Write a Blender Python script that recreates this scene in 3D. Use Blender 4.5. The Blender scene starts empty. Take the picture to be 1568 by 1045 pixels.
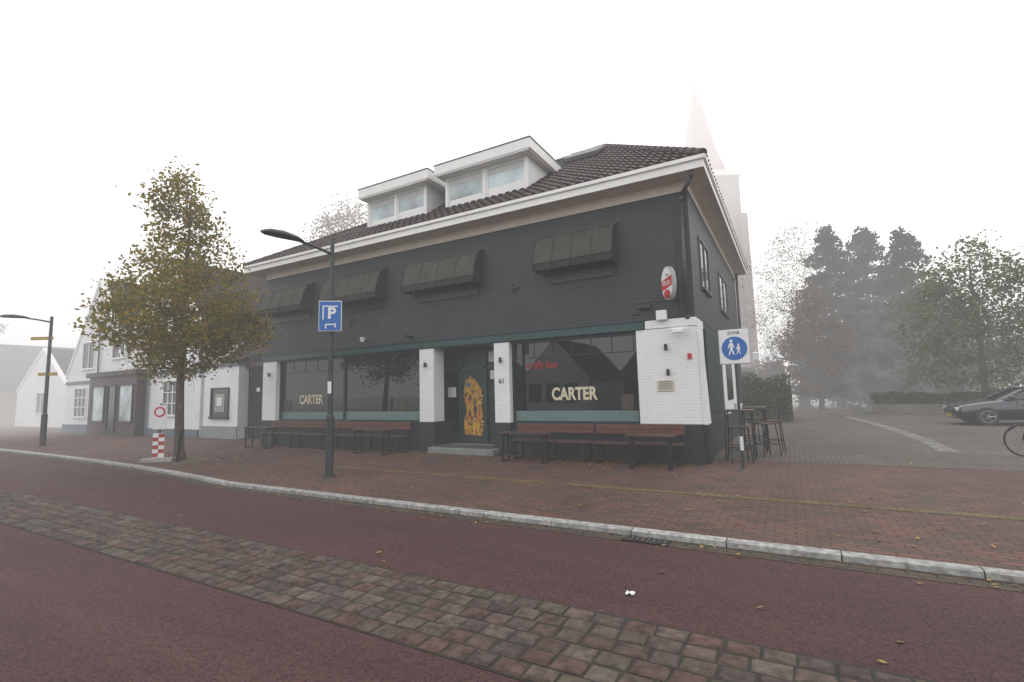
import bpy, bmesh, math, random
from mathutils import Vector, Matrix
random.seed(7)
D=bpy.data; S=bpy.context.scene; COL=bpy.context.collection
# ------------------------------------------------------------------ helpers
def empty(name,loc=(0,0,0),rz=0):
    o=D.objects.new(name,None); o.empty_display_size=.2; o.location=loc; o.rotation_euler=(0,0,math.radians(rz)); COL.objects.link(o); return o
def link(name,me,mat,par=None,bevel=0,smooth=False):
    o=D.objects.new(name,me); COL.objects.link(o)
    if mat: 
        for m in (mat if isinstance(mat,(list,tuple)) else [mat]): me.materials.append(m)
    if par: o.parent=par
    if bevel:
        b=o.modifiers.new('b','BEVEL'); b.width=bevel; b.segments=2; b.limit_method='ANGLE'
    if smooth: me.shade_smooth()
    return o
def poly(name,vs,fs,mat,par=None,bevel=0,smooth=False):
    me=D.meshes.new(name); me.from_pydata([tuple(v) for v in vs],[],fs); me.update()
    return link(name,me,mat,par,bevel,smooth)
BF=[(0,3,2,1),(4,5,6,7),(0,1,5,4),(1,2,6,5),(2,3,7,6),(3,0,4,7)]
def bverts(x0,x1,y0,y1,z0,z1): return [(x0,y0,z0),(x1,y0,z0),(x1,y1,z0),(x0,y1,z0),(x0,y0,z1),(x1,y0,z1),(x1,y1,z1),(x0,y1,z1)]
def box(name,x0,x1,y0,y1,z0,z1,mat,par=None,bevel=0): return poly(name,bverts(x0,x1,y0,y1,z0,z1),BF,mat,par,bevel)
def boxes(name,L,mat,par=None,bevel=0):
    vs=[];fs=[]
    for b in L:
        n=len(vs); vs+=bverts(*b); fs+=[tuple(i+n for i in f) for f in BF]
    return poly(name,vs,fs,mat,par,bevel)
class MB:
    def __init__(s): s.v=[];s.f=[]
    def tube(s,p0,p1,r0,r1,n=8,cap=True):
        p0=Vector(p0);p1=Vector(p1);d=(p1-p0)
        if d.length<1e-6:return
        d.normalize();a=d.orthogonal().normalized();b=d.cross(a);k=len(s.v)
        for p,r in((p0,r0),(p1,r1)):
            for i in range(n):
                t=2*math.pi*i/n; s.v.append(p+a*(r*math.cos(t))+b*(r*math.sin(t)))
        for i in range(n):
            j=(i+1)%n; s.f.append((k+i,k+j,k+n+j,k+n+i))
        if cap: s.f.append(tuple(k+i for i in reversed(range(n)))); s.f.append(tuple(k+n+i for i in range(n)))
    def path(s,ps,r,n=8):
        rs=r if isinstance(r,(list,tuple)) else [r]*len(ps)
        for i in range(len(ps)-1): s.tube(ps[i],ps[i+1],rs[i],rs[i+1],n)
    def leaf(s,c,sz):
        n=Vector((random.gauss(0,1),random.gauss(0,1),random.gauss(0,1)+.3)).normalized()
        a=n.orthogonal().normalized(); b=n.cross(a); t=random.random()*6.28
        u=a*math.cos(t)+b*math.sin(t); v=n.cross(u); k=len(s.v); l=sz*random.uniform(.6,1.2)
        s.v+=[c-u*l,c+v*l*.55,c+u*l,c-v*l*.55]; s.f.append((k,k+1,k+2,k+3))
    def box(s,*a):
        n=len(s.v); s.v+=[Vector(p) for p in bverts(*a)]; s.f+=[tuple(i+n for i in f) for f in BF]
    def torus(s,c,R,r,n=32,m=8,axis='y'):
        k=len(s.v)
        for i in range(n):
            t=2*math.pi*i/n
            for j in range(m):
                q=2*math.pi*j/m; rr=R+r*math.cos(q); h=r*math.sin(q)
                p=(rr*math.cos(t),h,rr*math.sin(t)) if axis=='y' else (rr*math.cos(t),rr*math.sin(t),h)
                s.v.append(Vector(c)+Vector(p))
        for i in range(n):
            for j in range(m):
                s.f.append((k+i*m+j,k+i*m+(j+1)%m,k+((i+1)%n)*m+(j+1)%m,k+((i+1)%n)*m+j))
    def make(s,name,mat,par=None,bevel=0,smooth=False): return poly(name,s.v,s.f,mat,par,bevel,smooth)
def text(name,body,size,loc,mat,par=None,ext=.004,rz=0,sx=1,off=0,align='CENTER'):
    c=D.curves.new(name,'FONT'); c.body=body; c.size=size; c.extrude=ext; c.align_x=align; c.align_y='CENTER'; c.offset=off
    o=D.objects.new(name,c); COL.objects.link(o); o.location=loc; o.rotation_euler=(math.radians(90),0,math.radians(rz)); o.scale=(sx,1,1); c.materials.append(mat)
    if par:o.parent=par
    return o
# ------------------------------------------------------------------ materials
def newmat(n):
    m=D.materials.new(n); m.use_nodes=True; nt=m.node_tree; return m,nt,nt.nodes['Principled BSDF']
def N(nt,t,**k):
    n=nt.nodes.new(t)
    for a,b in k.items(): setattr(n,a,b)
    return n
def c4(c): return (c[0],c[1],c[2],1)
def M(name,col,rough=.7,var=.2,scale=3,bump=.15,bscale=60,metal=0,spec=.5,bd=.01):
    m,nt,b=newmat(name); L=nt.links.new
    tc=N(nt,'ShaderNodeTexCoord')
    no=N(nt,'ShaderNodeTexNoise'); no.inputs['Scale'].default_value=scale; no.inputs['Detail'].default_value=4; no.inputs['Roughness'].default_value=.65
    L(tc.outputs['Object'],no.inputs['Vector'])
    r=N(nt,'ShaderNodeValToRGB'); r.color_ramp.elements[0].position=.3; r.color_ramp.elements[1].position=.7
    r.color_ramp.elements[0].color=c4([x*(1-var) for x in col]); r.color_ramp.elements[1].color=c4([min(1,x*(1+var)) for x in col])
    L(no.outputs['Fac'],r.inputs['Fac']); L(r.outputs['Color'],b.inputs['Base Color'])
    b.inputs['Roughness'].default_value=rough; b.inputs['Metallic'].default_value=metal; b.inputs['Specular IOR Level'].default_value=spec
    if bump:
        n2=N(nt,'ShaderNodeTexNoise'); n2.inputs['Scale'].default_value=bscale; n2.inputs['Detail'].default_value=2
        L(tc.outputs['Object'],n2.inputs['Vector'])
        bu=N(nt,'ShaderNodeBump'); bu.inputs['Strength'].default_value=bump; bu.inputs['Distance'].default_value=bd
        L(n2.outputs['Fac'],bu.inputs['Height']); L(bu.outputs['Normal'],b.inputs['Normal'])
    return m
def brick(name,c1,c2,mo,axes='XZ',bw=.22,bh=.07,ms=.008,bump=.6,rough=.8,stain=.35,sscale=.6,mottle=None,bias=0,bd=.006,spec=.4):
    m,nt,b=newmat(name); L=nt.links.new
    tc=N(nt,'ShaderNodeTexCoord'); se=N(nt,'ShaderNodeSeparateXYZ'); co=N(nt,'ShaderNodeCombineXYZ')
    L(tc.outputs['Object'],se.inputs[0]); L(se.outputs[axes[0]],co.inputs[0]); L(se.outputs[axes[1]],co.inputs[1])
    wn=N(nt,'ShaderNodeTexNoise'); wn.inputs['Scale'].default_value=3; L(co.outputs[0],wn.inputs['Vector'])
    mx=N(nt,'ShaderNodeVectorMath',operation='MULTIPLY_ADD'); L(wn.outputs['Color'],mx.inputs[0]); mx.inputs[1].default_value=(.02,.02,0); L(co.outputs[0],mx.inputs[2])
    br=N(nt,'ShaderNodeTexBrick'); L(mx.outputs[0],br.inputs['Vector'])
    br.inputs['Scale'].default_value=1; br.inputs['Brick Width'].default_value=bw; br.inputs['Row Height'].default_value=bh; br.inputs['Mortar Size'].default_value=ms; br.inputs['Mortar Smooth'].default_value=.3; br.inputs['Bias'].default_value=bias
    br.inputs['Color1'].default_value=c4(c1); br.inputs['Color2'].default_value=c4(c2); br.inputs['Mortar'].default_value=c4(mo)
    no=N(nt,'ShaderNodeTexNoise'); no.inputs['Scale'].default_value=sscale; no.inputs['Detail'].default_value=6; no.inputs['Roughness'].default_value=.7; L(tc.outputs['Object'],no.inputs['Vector'])
    mr=N(nt,'ShaderNodeMapRange'); mr.inputs['From Min'].default_value=.3; mr.inputs['From Max'].default_value=.7; mr.inputs['To Min'].default_value=1-stain; mr.inputs['To Max'].default_value=1+stain; L(no.outputs['Fac'],mr.inputs['Value'])
    mu=N(nt,'ShaderNodeVectorMath',operation='SCALE'); L(br.outputs['Color'],mu.inputs[0]); L(mr.outputs[0],mu.inputs['Scale'])
    out=mu.outputs[0]
    if mottle:
        n3=N(nt,'ShaderNodeTexNoise'); n3.inputs['Scale'].default_value=1.7; n3.inputs['Detail'].default_value=5; L(tc.outputs['Object'],n3.inputs['Vector'])
        rr=N(nt,'ShaderNodeMapRange'); rr.inputs['From Min'].default_value=.5; rr.inputs['From Max'].default_value=.75; rr.inputs['To Max'].default_value=.6; L(n3.outputs['Fac'],rr.inputs['Value'])
        mm=N(nt,'ShaderNodeMix',data_type='RGBA'); L(rr.outputs[0],mm.inputs['Factor']); L(out,mm.inputs['A']); mm.inputs['B'].default_value=c4(mottle); out=mm.outputs['Result']
    L(out,b.inputs['Base Color']); b.inputs['Roughness'].default_value=rough; b.inputs['Specular IOR Level'].default_value=spec
    n2=N(nt,'ShaderNodeTexNoise'); n2.inputs['Scale'].default_value=50; n2.inputs['Detail'].default_value=1; L(tc.outputs['Object'],n2.inputs['Vector'])
    ad=N(nt,'ShaderNodeMath',operation='MULTIPLY_ADD'); L(br.outputs['Fac'],ad.inputs[0]); ad.inputs[1].default_value=-1; L(n2.outputs['Fac'],ad.inputs[2])
    bu=N(nt,'ShaderNodeBump'); bu.inputs['Strength'].default_value=bump; bu.inputs['Distance'].default_value=bd
    L(ad.outputs[0],bu.inputs['Height']); L(bu.outputs['Normal'],b.inputs['Normal'])
    return m
def island(name,cols,rough=.7,trans=0,bump=0):
    m,nt,b=newmat(name); L=nt.links.new
    g=N(nt,'ShaderNodeNewGeometry'); r=N(nt,'ShaderNodeValToRGB'); cr=r.color_ramp
    while len(cr.elements)<len(cols): cr.elements.new(.5)
    for i,c in enumerate(cols): cr.elements[i].position=i/max(1,len(cols)-1); cr.elements[i].color=c4(c)
    L(g.outputs['Random Per Island'],r.inputs['Fac'])
    tc=N(nt,'ShaderNodeTexCoord'); no=N(nt,'ShaderNodeTexNoise'); no.inputs['Scale'].default_value=1.2 if trans else 14; no.inputs['Detail'].default_value=2; L(tc.outputs['Object'],no.inputs['Vector'])
    mr=N(nt,'ShaderNodeMapRange'); mr.inputs['From Min'].default_value=.3; mr.inputs['From Max'].default_value=.7; mr.inputs['To Min'].default_value=.6; mr.inputs['To Max'].default_value=1.4; L(no.outputs['Fac'],mr.inputs['Value'])
    mu=N(nt,'ShaderNodeVectorMath',operation='SCALE'); L(r.outputs['Color'],mu.inputs[0]); L(mr.outputs[0],mu.inputs['Scale'])
    L(mu.outputs[0],b.inputs['Base Color']); b.inputs['Roughness'].default_value=rough; b.inputs['Specular IOR Level'].default_value=.3
    if trans:
        d=N(nt,'ShaderNodeBsdfDiffuse'); L(mu.outputs[0],d.inputs['Color'])
        t=N(nt,'ShaderNodeBsdfTranslucent'); L(mu.outputs[0],t.inputs['Color']); mx=N(nt,'ShaderNodeMixShader'); mx.inputs[0].default_value=trans
        L(d.outputs[0],mx.inputs[1]); L(t.outputs[0],mx.inputs[2]); L(mx.outputs[0],nt.nodes['Material Output'].inputs['Surface'])
    if bump:
        n2=N(nt,'ShaderNodeTexNoise'); n2.inputs['Scale'].default_value=70; n2.inputs['Detail'].default_value=3; L(tc.outputs['Object'],n2.inputs['Vector'])
        bu=N(nt,'ShaderNodeBump'); bu.inputs['Strength'].default_value=bump; bu.inputs['Distance'].default_value=.01; L(n2.outputs['Fac'],bu.inputs['Height']); L(bu.outputs['Normal'],b.inputs['Normal'])
    return m
wall=brick('painted_dark_brick',(.034,.040,.046),(.041,.047,.054),(.023,.027,.031),bump=.8,stain=.18,rough=.55)
wallS=brick('painted_dark_brick_side',(.034,.040,.046),(.041,.047,.054),(.023,.027,.031),axes='YZ',bump=.8,stain=.18,rough=.55)
whiteB=brick('painted_white_brick',(.80,.81,.81),(.77,.78,.78),(.70,.71,.71),bump=.4,stain=.06,rough=.55)
whiteBS=brick('painted_white_brick_side',(.80,.81,.81),(.77,.78,.78),(.70,.71,.71),axes='YZ',bump=.4,stain=.06,rough=.55)
plinth=brick('plinth_dark',(.018,.024,.029),(.022,.028,.034),(.015,.019,.022),bump=.4,stain=.2,rough=.55)
white=M('white_paint',(.78,.78,.77),.45,.05,2,.05)
cream=M('cream_soffit',(.60,.54,.47),.6,.08,2,.05)
teal=M('teal_paint',(.009,.050,.053),.4,.12,3,.05)
tealdk=M('teal_dark_paint',(.007,.024,.028),.4,.15,3,.05)
black=M('black_metal',(.012,.013,.014),.4,.2,6,.05)
galv=M('weathered_steel',(.045,.052,.055),.45,.2,6,.06,metal=.3)
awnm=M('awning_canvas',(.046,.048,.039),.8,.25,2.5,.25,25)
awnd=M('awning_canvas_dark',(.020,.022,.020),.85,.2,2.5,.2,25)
seatm=M('bench_slat_wood',(.060,.034,.026),.6,.3,5,.2,40)
backm=M('bench_back_wood',(.11,.036,.026),.5,.25,4,.2,40)
conc=M('concrete',(.30,.29,.27),.8,.2,4,.3,60)
doorst=M('door_step_stone',(.20,.21,.20),.6,.2,4,.2)
def glass(name,base,rough=.04,spec=.7):
    m,nt,b=newmat(name); L=nt.links.new
    tc=N(nt,'ShaderNodeTexCoord'); no=N(nt,'ShaderNodeTexNoise'); no.inputs['Scale'].default_value=.9; no.inputs['Detail'].default_value=3; L(tc.outputs['Object'],no.inputs['Vector'])
    bu=N(nt,'ShaderNodeBump'); bu.inputs['Strength'].default_value=.06; bu.inputs['Distance'].default_value=.02; L(no.outputs['Fac'],bu.inputs['Height']); L(bu.outputs['Normal'],b.inputs['Normal'])
    r=N(nt,'ShaderNodeValToRGB'); r.color_ramp.elements[0].color=c4([x*.5 for x in base]); r.color_ramp.elements[1].color=c4([x*1.5 for x in base]); r.color_ramp.elements[0].position=.35; r.color_ramp.elements[1].position=.65
    L(no.outputs['Fac'],r.inputs['Fac']); L(r.outputs['Color'],b.inputs['Base Color'])
    b.inputs['Roughness'].default_value=rough; b.inputs['IOR'].default_value=1.5; b.inputs['Specular IOR Level'].default_value=spec; return m
shopglass=glass('shop_window_glass',(.004,.008,.009),.02,.65)
dormglass=glass('dormer_window_glass',(.40,.47,.49),.1)
winglass=glass('window_glass_dark',(.02,.024,.026))
frost=M('frosted_glass_band',(.13,.20,.20),.3,.1,2,0)
letter=M('cream_lettering',(.62,.56,.41),.6,.1,5,0)
red=M('red_paint',(.5,.02,.025),.45,.15,4,0)
blue=M('sign_blue',(.01,.12,.42),.4,.06,4,0)
signwhite=M('sign_white',(.72,.73,.74),.4,.04,4,0)
signgrey=M('sign_back_grey',(.3,.31,.32),.5,.1,4,0)
# ------------------------------------------------------------------ camera
f=748.0
def cam():
    p,r,y=.1049,-.02543,.5136
    fw=Vector((-math.sin(y)*math.cos(p),math.cos(y)*math.cos(p),math.sin(p)))
    rt=Vector((math.cos(y),math.sin(y),0)); up=rt.cross(fw)
    r2=rt*math.cos(r)+up*math.sin(r); u2=-rt*math.sin(r)+up*math.cos(r)
    m=Matrix(((r2.x,u2.x,-fw.x,1.692),(r2.y,u2.y,-fw.y,-11.07),(r2.z,u2.z,-fw.z,1.6),(0,0,0,1)))
    cd=D.cameras.new('camera'); cd.sensor_width=36; cd.lens=f/1568*36; cd.clip_end=2000; cd.clip_start=.05
    o=D.objects.new('camera',cd); COL.objects.link(o); o.matrix_world=m; S.camera=o
cam()
# ------------------------------------------------------------------ ground
terr=M('far_ground_grass',(.05,.06,.03),.9,.3,.3,.2,10)
poly('ground',[(-500,-500,-.12),(500,-500,-.12),(500,500,-.12),(-500,500,-.12)],[(0,1,2,3)],terr)
def asphalt():
    m,nt,b=newmat('red_asphalt'); L=nt.links.new
    tc=N(nt,'ShaderNodeTexCoord')
    a=N(nt,'ShaderNodeTexNoise'); a.inputs['Scale'].default_value=.45; a.inputs['Detail'].default_value=7; a.inputs['Roughness'].default_value=.7
    mp=N(nt,'ShaderNodeMapping'); mp.inputs['Scale'].default_value=(.25,1.6,1); L(tc.outputs['Object'],mp.inputs[0]); L(mp.outputs[0],a.inputs['Vector'])
    r=N(nt,'ShaderNodeValToRGB'); r.color_ramp.elements[0].position=.3; r.color_ramp.elements[1].position=.72
    r.color_ramp.elements[0].color=(.046,.022,.022,1); r.color_ramp.elements[1].color=(.088,.041,.041,1); L(a.outputs['Fac'],r.inputs['Fac'])
    v=N(nt,'ShaderNodeTexVoronoi'); v.inputs['Scale'].default_value=85; L(tc.outputs['Object'],v.inputs['Vector'])
    vr=N(nt,'ShaderNodeValToRGB'); vr.color_ramp.elements[0].color=(.5,.5,.5,1); vr.color_ramp.elements[1].color=(1.6,1.6,1.6,1)
    sp=N(nt,'ShaderNodeSeparateColor'); L(v.outputs['Color'],sp.inputs[0]); L(sp.outputs[0],vr.inputs['Fac'])
    mu=N(nt,'ShaderNodeMix',data_type='RGBA',blend_type='MULTIPLY'); mu.inputs['Factor'].default_value=.8; L(r.outputs['Color'],mu.inputs['A']); L(vr.outputs['Color'],mu.inputs['B'])
    v2=N(nt,'ShaderNodeTexVoronoi'); v2.inputs['Scale'].default_value=9; L(tc.outputs['Object'],v2.inputs['Vector'])
    lt=N(nt,'ShaderNodeMath',operation='LESS_THAN'); lt.inputs[1].default_value=.05; L(v2.outputs['Distance'],lt.inputs[0])
    sc=N(nt,'ShaderNodeSeparateColor'); L(v2.outputs['Color'],sc.inputs[0]); gt=N(nt,'ShaderNodeMath',operation='GREATER_THAN'); gt.inputs[1].default_value=.8; L(sc.outputs[0],gt.inputs[0])
    an=N(nt,'ShaderNodeMath',operation='MULTIPLY'); L(lt.outputs[0],an.inputs[0]); L(gt.outputs[0],an.inputs[1])
    m2=N(nt,'ShaderNodeMix',data_type='RGBA'); L(an.outputs[0],m2.inputs['Factor']); L(mu.outputs['Result'],m2.inputs['A']); m2.inputs['B'].default_value=(.25,.23,.21,1)
    L(m2.outputs['Result'],b.inputs['Base Color']); b.inputs['Roughness'].default_value=.8; b.inputs['Specular IOR Level'].default_value=.25
    bu=N(nt,'ShaderNodeBump'); bu.inputs['Strength'].default_value=.5; bu.inputs['Distance'].default_value=.006; L(v.outputs['Distance'],bu.inputs['Height']); L(bu.outputs['Normal'],b.inputs['Normal'])
    return m
RZ=-.055
poly('road',[(-200,-19,RZ),(120,-19,RZ),(120,-2,RZ),(-200,-2,RZ)],[(0,1,2,3)],asphalt())
def K(x):
    if x>-8: return -5.42
    d=-8-x; y=-5.42+.95*(1-math.exp(-d/6))
    return y+(.03*(d-16) if d>16 else 0)
xs=[-90,-70,-55,-45,-38,-32,-28,-25,-22,-20,-18,-16,-14,-13,-12,-11,-10,-9,-8,-4,0,4,8,14,20,40]
pave=brick('pavement_clinker',(.145,.064,.048),(.082,.048,.039),(.034,.028,.023),axes='XY',bw=.205,bh=.098,ms=.008,bump=.8,stain=.32,sscale=.5,mottle=(.066,.058,.046),bd=.008)
vs=[(x,K(x)+.02,0) for x in xs]+[(x,90,0) for x in xs]; n=len(xs)
poly('pavement',vs,[(i,i+1,n+i+1,n+i) for i in range(n-1)],pave)
plz=brick('plaza_paving',(.125,.098,.084),(.092,.074,.064),(.050,.043,.038),axes='YX',bw=.205,bh=.098,ms=.008,bump=.7,stain=.28,sscale=.4,mottle=(.088,.08,.07),bd=.006)
poly('plaza',[(.1,.8,.004),(30,1.6,.004),(30,60,.004),(-1.5,60,.004),(-1.5,11.5,.004),(.1,11.5,.004)],[(0,1,2,3,4,5)],plz)
mb=MB()
pts=[(4.55,3.6),(4.6,6),(4.55,9),(4.3,13),(3.8,18)]
for i in range(4):
    (a,b),(c,d)=pts[i],pts[i+1]; k=len(mb.v); mb.v+=[Vector((a,b,.009)),Vector((a+.4,b,.009)),Vector((c+.35,d,.009)),Vector((c,d,.009))]; mb.f.append((k,k+1,k+2,k+3))
mb.make('plaza_gutter_band',brick('pale_band',(.20,.195,.185),(.15,.145,.135),(.07,.07,.06),axes='XY',bw=.3,bh=.3,ms=.012,stain=.3))
moss=brick('ochre_brick_line',(.17,.115,.038),(.11,.082,.034),(.04,.04,.025),axes='XY',bw=.205,bh=.098,ms=.008,bump=.8,stain=.4,sscale=1.5,bd=.008,mottle=(.085,.06,.045))
poly('ochre_brick_line',[(-8.5,-3.18,.004),(30,-3.27,.004),(30,-3.03,.004),(-8.5,-3.0,.004)],[(0,1,2,3)],moss)
mb=MB(); x=-60
while x<14:
    L=1.0 if x>-30 else 2; x2=x+L-.012; y0,y1=K(x),K(x2); k=len(mb.v); b=.015
    for (xx,yy) in((x,y0),(x2,y1)):
        mb.v+=[Vector((xx,yy,RZ-.04)),Vector((xx,yy,.0)),Vector((xx,yy+b,.010)),Vector((xx,yy+.135,.010)),Vector((xx,yy+.145,-.04))]
    for j in range(4): mb.f.append((k+j,k+5+j,k+6+j,k+1+j))
    mb.f.append((k,k+1,k+2,k+3,k+4)); mb.f.append((k+9,k+8,k+7,k+6,k+5)); x+=L
mb.make('kerb',island('granite_kerb_stones',[(.27,.27,.26),(.34,.34,.33),(.30,.295,.285)],.7,0,.5))
gut=brick('gutter_clinker',(.080,.055,.038),(.06,.046,.034),(.03,.03,.02),axes='XY',bw=.205,bh=.105,ms=.01,bump=.9,stain=.4,sscale=2,bd=.01)
poly('gutter',[(x,K(x)-.22,RZ+.004) for x in xs]+[(x,K(x)+.01,RZ+.004) for x in xs],[(i,i+1,n+i+1,n+i) for i in range(n-1)],gut)
mb=MB(); rows=6; y0=-8.44; rh=.167
for r_ in range(rows):
    x=-34+random.random()*.2
    while x<7:
        L=random.uniform(.17,.23); g=.010; a,b=x+g,x+L-g; c,d=y0+r_*rh+g,y0+(r_+1)*rh-g; i=.016
        z=RZ+.014+random.uniform(-.003,.004); k=len(mb.v); t=[random.uniform(-.004,.004) for _ in range(4)]; j=[random.uniform(-.007,.007) for _ in range(8)]
        mb.v+=[Vector(p) for p in((a,c,RZ-.02),(b,c,RZ-.02),(b,d,RZ-.02),(a,d,RZ-.02),(a+j[0],c+j[1],z-.009),(b+j[2],c+j[3],z-.009),(b+j[4],d+j[5],z-.009),(a+j[6],d+j[7],z-.009),(a+i,c+i,z+t[0]),(b-i,c+i,z+t[1]),(b-i,d-i,z+t[2]),(a+i,d-i,z+t[3]))]
        for q in range(4):
            w=(q+1)%4; mb.f.append((k+q,k+w,k+4+w,k+4+q)); mb.f.append((k+4+q,k+4+w,k+8+w,k+8+q))
        mb.f.append((k+8,k+9,k+10,k+11)); x+=L
mb.make('cobble_strip',island('cobbles',[(.10,.052,.044),(.072,.055,.048),(.108,.082,.068),(.082,.047,.041),(.092,.076,.056),(.062,.044,.041),(.115,.093,.078)],.85,0,.7))
poly('cobble_joint_bed',[(-34,-8.45,RZ+.004),(7,-8.45,RZ+.004),(7,-7.42,RZ+.004),(-34,-7.42,RZ+.004)],[(0,1,2,3)],M('joint_moss',(.028,.026,.018),.95,.4,6,.5,50))
e=empty('drain_grate'); box('frame',-.05,.45,-5.64,-5.44,RZ,RZ+.012,black,e)
boxes('bars',[(-.03+i*.06,-.0+i*.06,-5.62,-5.46,RZ+.012,RZ+.02) for i in range(8)],M('cast_iron',(.05,.045,.04),.6,.3,8,.2),e)
# ------------------------------------------------------------------ main building
B=empty('corner_pub_building')
XL=-14.92
box('upper_wall',XL,-.002,0,10.77,3.13,6.2,wall,B)
box('side_wall_skin',-.004,.01,.002,10.768,3.132,6.198,wallS,B)
box('ground_core',XL+.01,-.95,1.0,10.76,0,3.128,tealdk,B)
box('side_ground_wall',-.94,0,.95,10.76,0,3.128,wallS,B)
box('frieze',XL-.02,.03,-.03,-.002,5.97,6.2,cream,B)
box('frieze_side',.012,.04,-.03,10.8,5.97,6.2,cream,B)
box('soffit',-15.44,.43,-.54,10.97,6.202,6.24,cream,B)
ge=6.43
boxes('fascia',[(-15.47,.46,-.57,-.541,6.19,ge),(.431,.46,-.54,11,6.19,ge),(-15.47,-15.441,-.54,11,6.19,ge)],white,B)
boxes('gutter_lip',[(-15.5,.49,-.62,-.572,6.36,6.45),(.462,.51,-.6,11.02,6.36,6.45)],white,B,.01)
boxes('plinth',[(XL,-7.12,-.0,.98,0,.80),(-5.06,-.02,-.0,.98,0,.80)],plinth,B)
def pillar(n,x0,x1,zt,yb=.96,y0=-.07):
    box(n,x0,x1,y0,yb,.825,zt,whiteB,B,.012); box(n+'_base',x0-.015,x1+.015,y0-.02,yb-.01,0,.823,plinth,B,.01)
pillar('pillar_a',-14.93,-14.17,2.91); pillar('pillar_b',-7.62,-7.10,2.91,.42); pillar('pillar_c',-5.08,-4.62,2.91)
pillar('pillar_corner',-1.28,.02,2.93,.94)
box('pillar_corner_head',-1.06,.03,-.09,.93,2.932,3.12,whiteB,B,.01)
poly('side_buttress',[(.022,.0,.82),(.13,.0,.82),(.05,.0,3.1),(.022,.0,3.1),(.022,.5,.82),(.13,.5,.82),(.05,.5,3.1),(.022,.5,3.1)],[(0,1,2,3),(7,6,5,4),(1,5,6,2),(3,2,6,7),(0,4,5,1)],whiteBS,B)
box('side_buttress_base',.02,.14,.01,.49,0,.82,plinth,B)
box('teal_fascia',-14.95,-1.08,-.10,.0,2.93,3.12,teal,B,.008)
box('teal_fascia_cap',-14.97,-1.06,-.13,.0,3.122,3.15,tealdk,B)
def bay(n,x0,x1,mull):
    box(n+'_glass',x0,x1,.14,.15,1.12,2.93,shopglass,B)
    box(n+'_frost',x0,x1,.138,.155,.86,1.12,frost,B)
    fr=[(x0,x1,.08,.2,.80,.87),(x0,x1,.08,.2,2.86,2.93),(x0,x0+.06,.082,.2,.87,2.86),(x1-.06,x1,.082,.2,.87,2.86)]
    for m_ in mull: fr.append((m_-.035,m_+.035,.082,.2,.87,2.86))
    boxes(n+'_frame',fr,tealdk,B)
    box(n+'_sill',x0,x1,-.04,.08,.79,.83,tealdk,B)
bay('window_left',-14.17,-7.62,[-10.9]); bay('window_right',-4.62,-1.28,[])
def bars(n,x0,x1,z0,z1,k):
    boxes(n,[(x0+(x1-x0)*i/k-.008,x0+(x1-x0)*i/k+.008,.125,.139,z0,z1) for i in range(k+1)]+[(x0,x1,.12,.139,z0-.01,z0+.01)],black,B)
bars('transom_bars_r',-4.5,-1.4,2.48,2.86,6); bars('transom_bars_l',-14.1,-11,2.48,2.86,5); bars('transom_bars_l2',-10.8,-7.7,2.48,2.86,5)
boxes('window_items',[(-14.0,-13.6,.12,.139,1.15,1.5),(-8.6,-8.3,.12,.139,1.15,1.45),(-1.75,-1.45,.125,.139,1.14,1.5)],M('window_items_dark',(.05,.04,.03),.6,.4,9,0),B)
text('lettering','CARTER',.42,(-2.93,.13,1.52),letter,B,.003,0,.76,.014)
text('lettering_l','CARTER',.42,(-12.55,.13,1.52),letter,B,.003,0,.76,.014)
neon=M('red_tube_lettering',(.42,.012,.016),.4,.1,4,0)
text('lettering_red','craft bar',.27,(-3.75,.115,2.27),neon,B,.003,0,1,0)
# entrance
box('door_wall',-7.9,-5.06,.9,.98,0,2.93,tealdk,B)
box('entrance_soffit',-7.6,-5.08,-.05,.9,2.9,2.93,tealdk,B)
boxes('door_frames',[(-7.62,-7.54,.82,.9,0.2,2.9),(-6.86,-6.79,.82,.9,.2,2.9),(-5.97,-5.90,.82,.9,.2,2.9),(-5.42,-5.36,.82,.9,.2,2.9),(-5.14,-5.07,.82,.9,.2,2.9),(-7.54,-5.14,.82,.9,2.3,2.38)],teal,B)
def muralmat():
    m,nt,b=newmat('door_mural'); L=nt.links.new
    tc=N(nt,'ShaderNodeTexCoord'); mp=N(nt,'ShaderNodeMapping'); mp.inputs['Scale'].default_value=(2.2,1,1.1); mp.inputs['Rotation'].default_value=(0,.5,0); L(tc.outputs['Object'],mp.inputs[0])
    no=N(nt,'ShaderNodeTexNoise'); no.inputs['Scale'].default_value=1.6; no.inputs['Detail'].default_value=2; no.inputs['Distortion'].default_value=1.6; L(mp.outputs[0],no.inputs['Vector'])
    r=N(nt,'ShaderNodeValToRGB'); r.color_ramp.interpolation='CONSTANT'; cr=r.color_ramp
    for _ in range(4): cr.elements.new(.5)
    for i,(p,c) in enumerate([(0,(.02,.03,.04)),(.40,(.42,.12,.02)),(.46,(.62,.34,.02)),(.54,(.05,.03,.03)),(.575,(.52,.25,.02)),(.64,(.03,.12,.25))]): cr.elements[i].position=p; cr.elements[i].color=c4(c)
    L(no.outputs['Fac'],r.inputs['Fac']); L(r.outputs['Color'],b.inputs['Base Color']); b.inputs['Roughness'].default_value=.5; return m
mur=muralmat()
box('door_leaf',-6.79,-5.97,.865,.88,.2,2.3,M('door_dark',(.02,.03,.033),.5,.2,4,0),B)
poly('door_mural',[(-6.70,.86,.42),(-6.1,.86,.38),(-6.03,.86,.8),(-6.12,.86,1.25),(-6.02,.86,1.55),(-6.2,.86,1.9),(-6.45,.86,2.12),(-6.66,.86,2.0),(-6.72,.86,1.5),(-6.6,.86,1.1),(-6.72,.86,.8)],[tuple(range(11))],mur,B)
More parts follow.
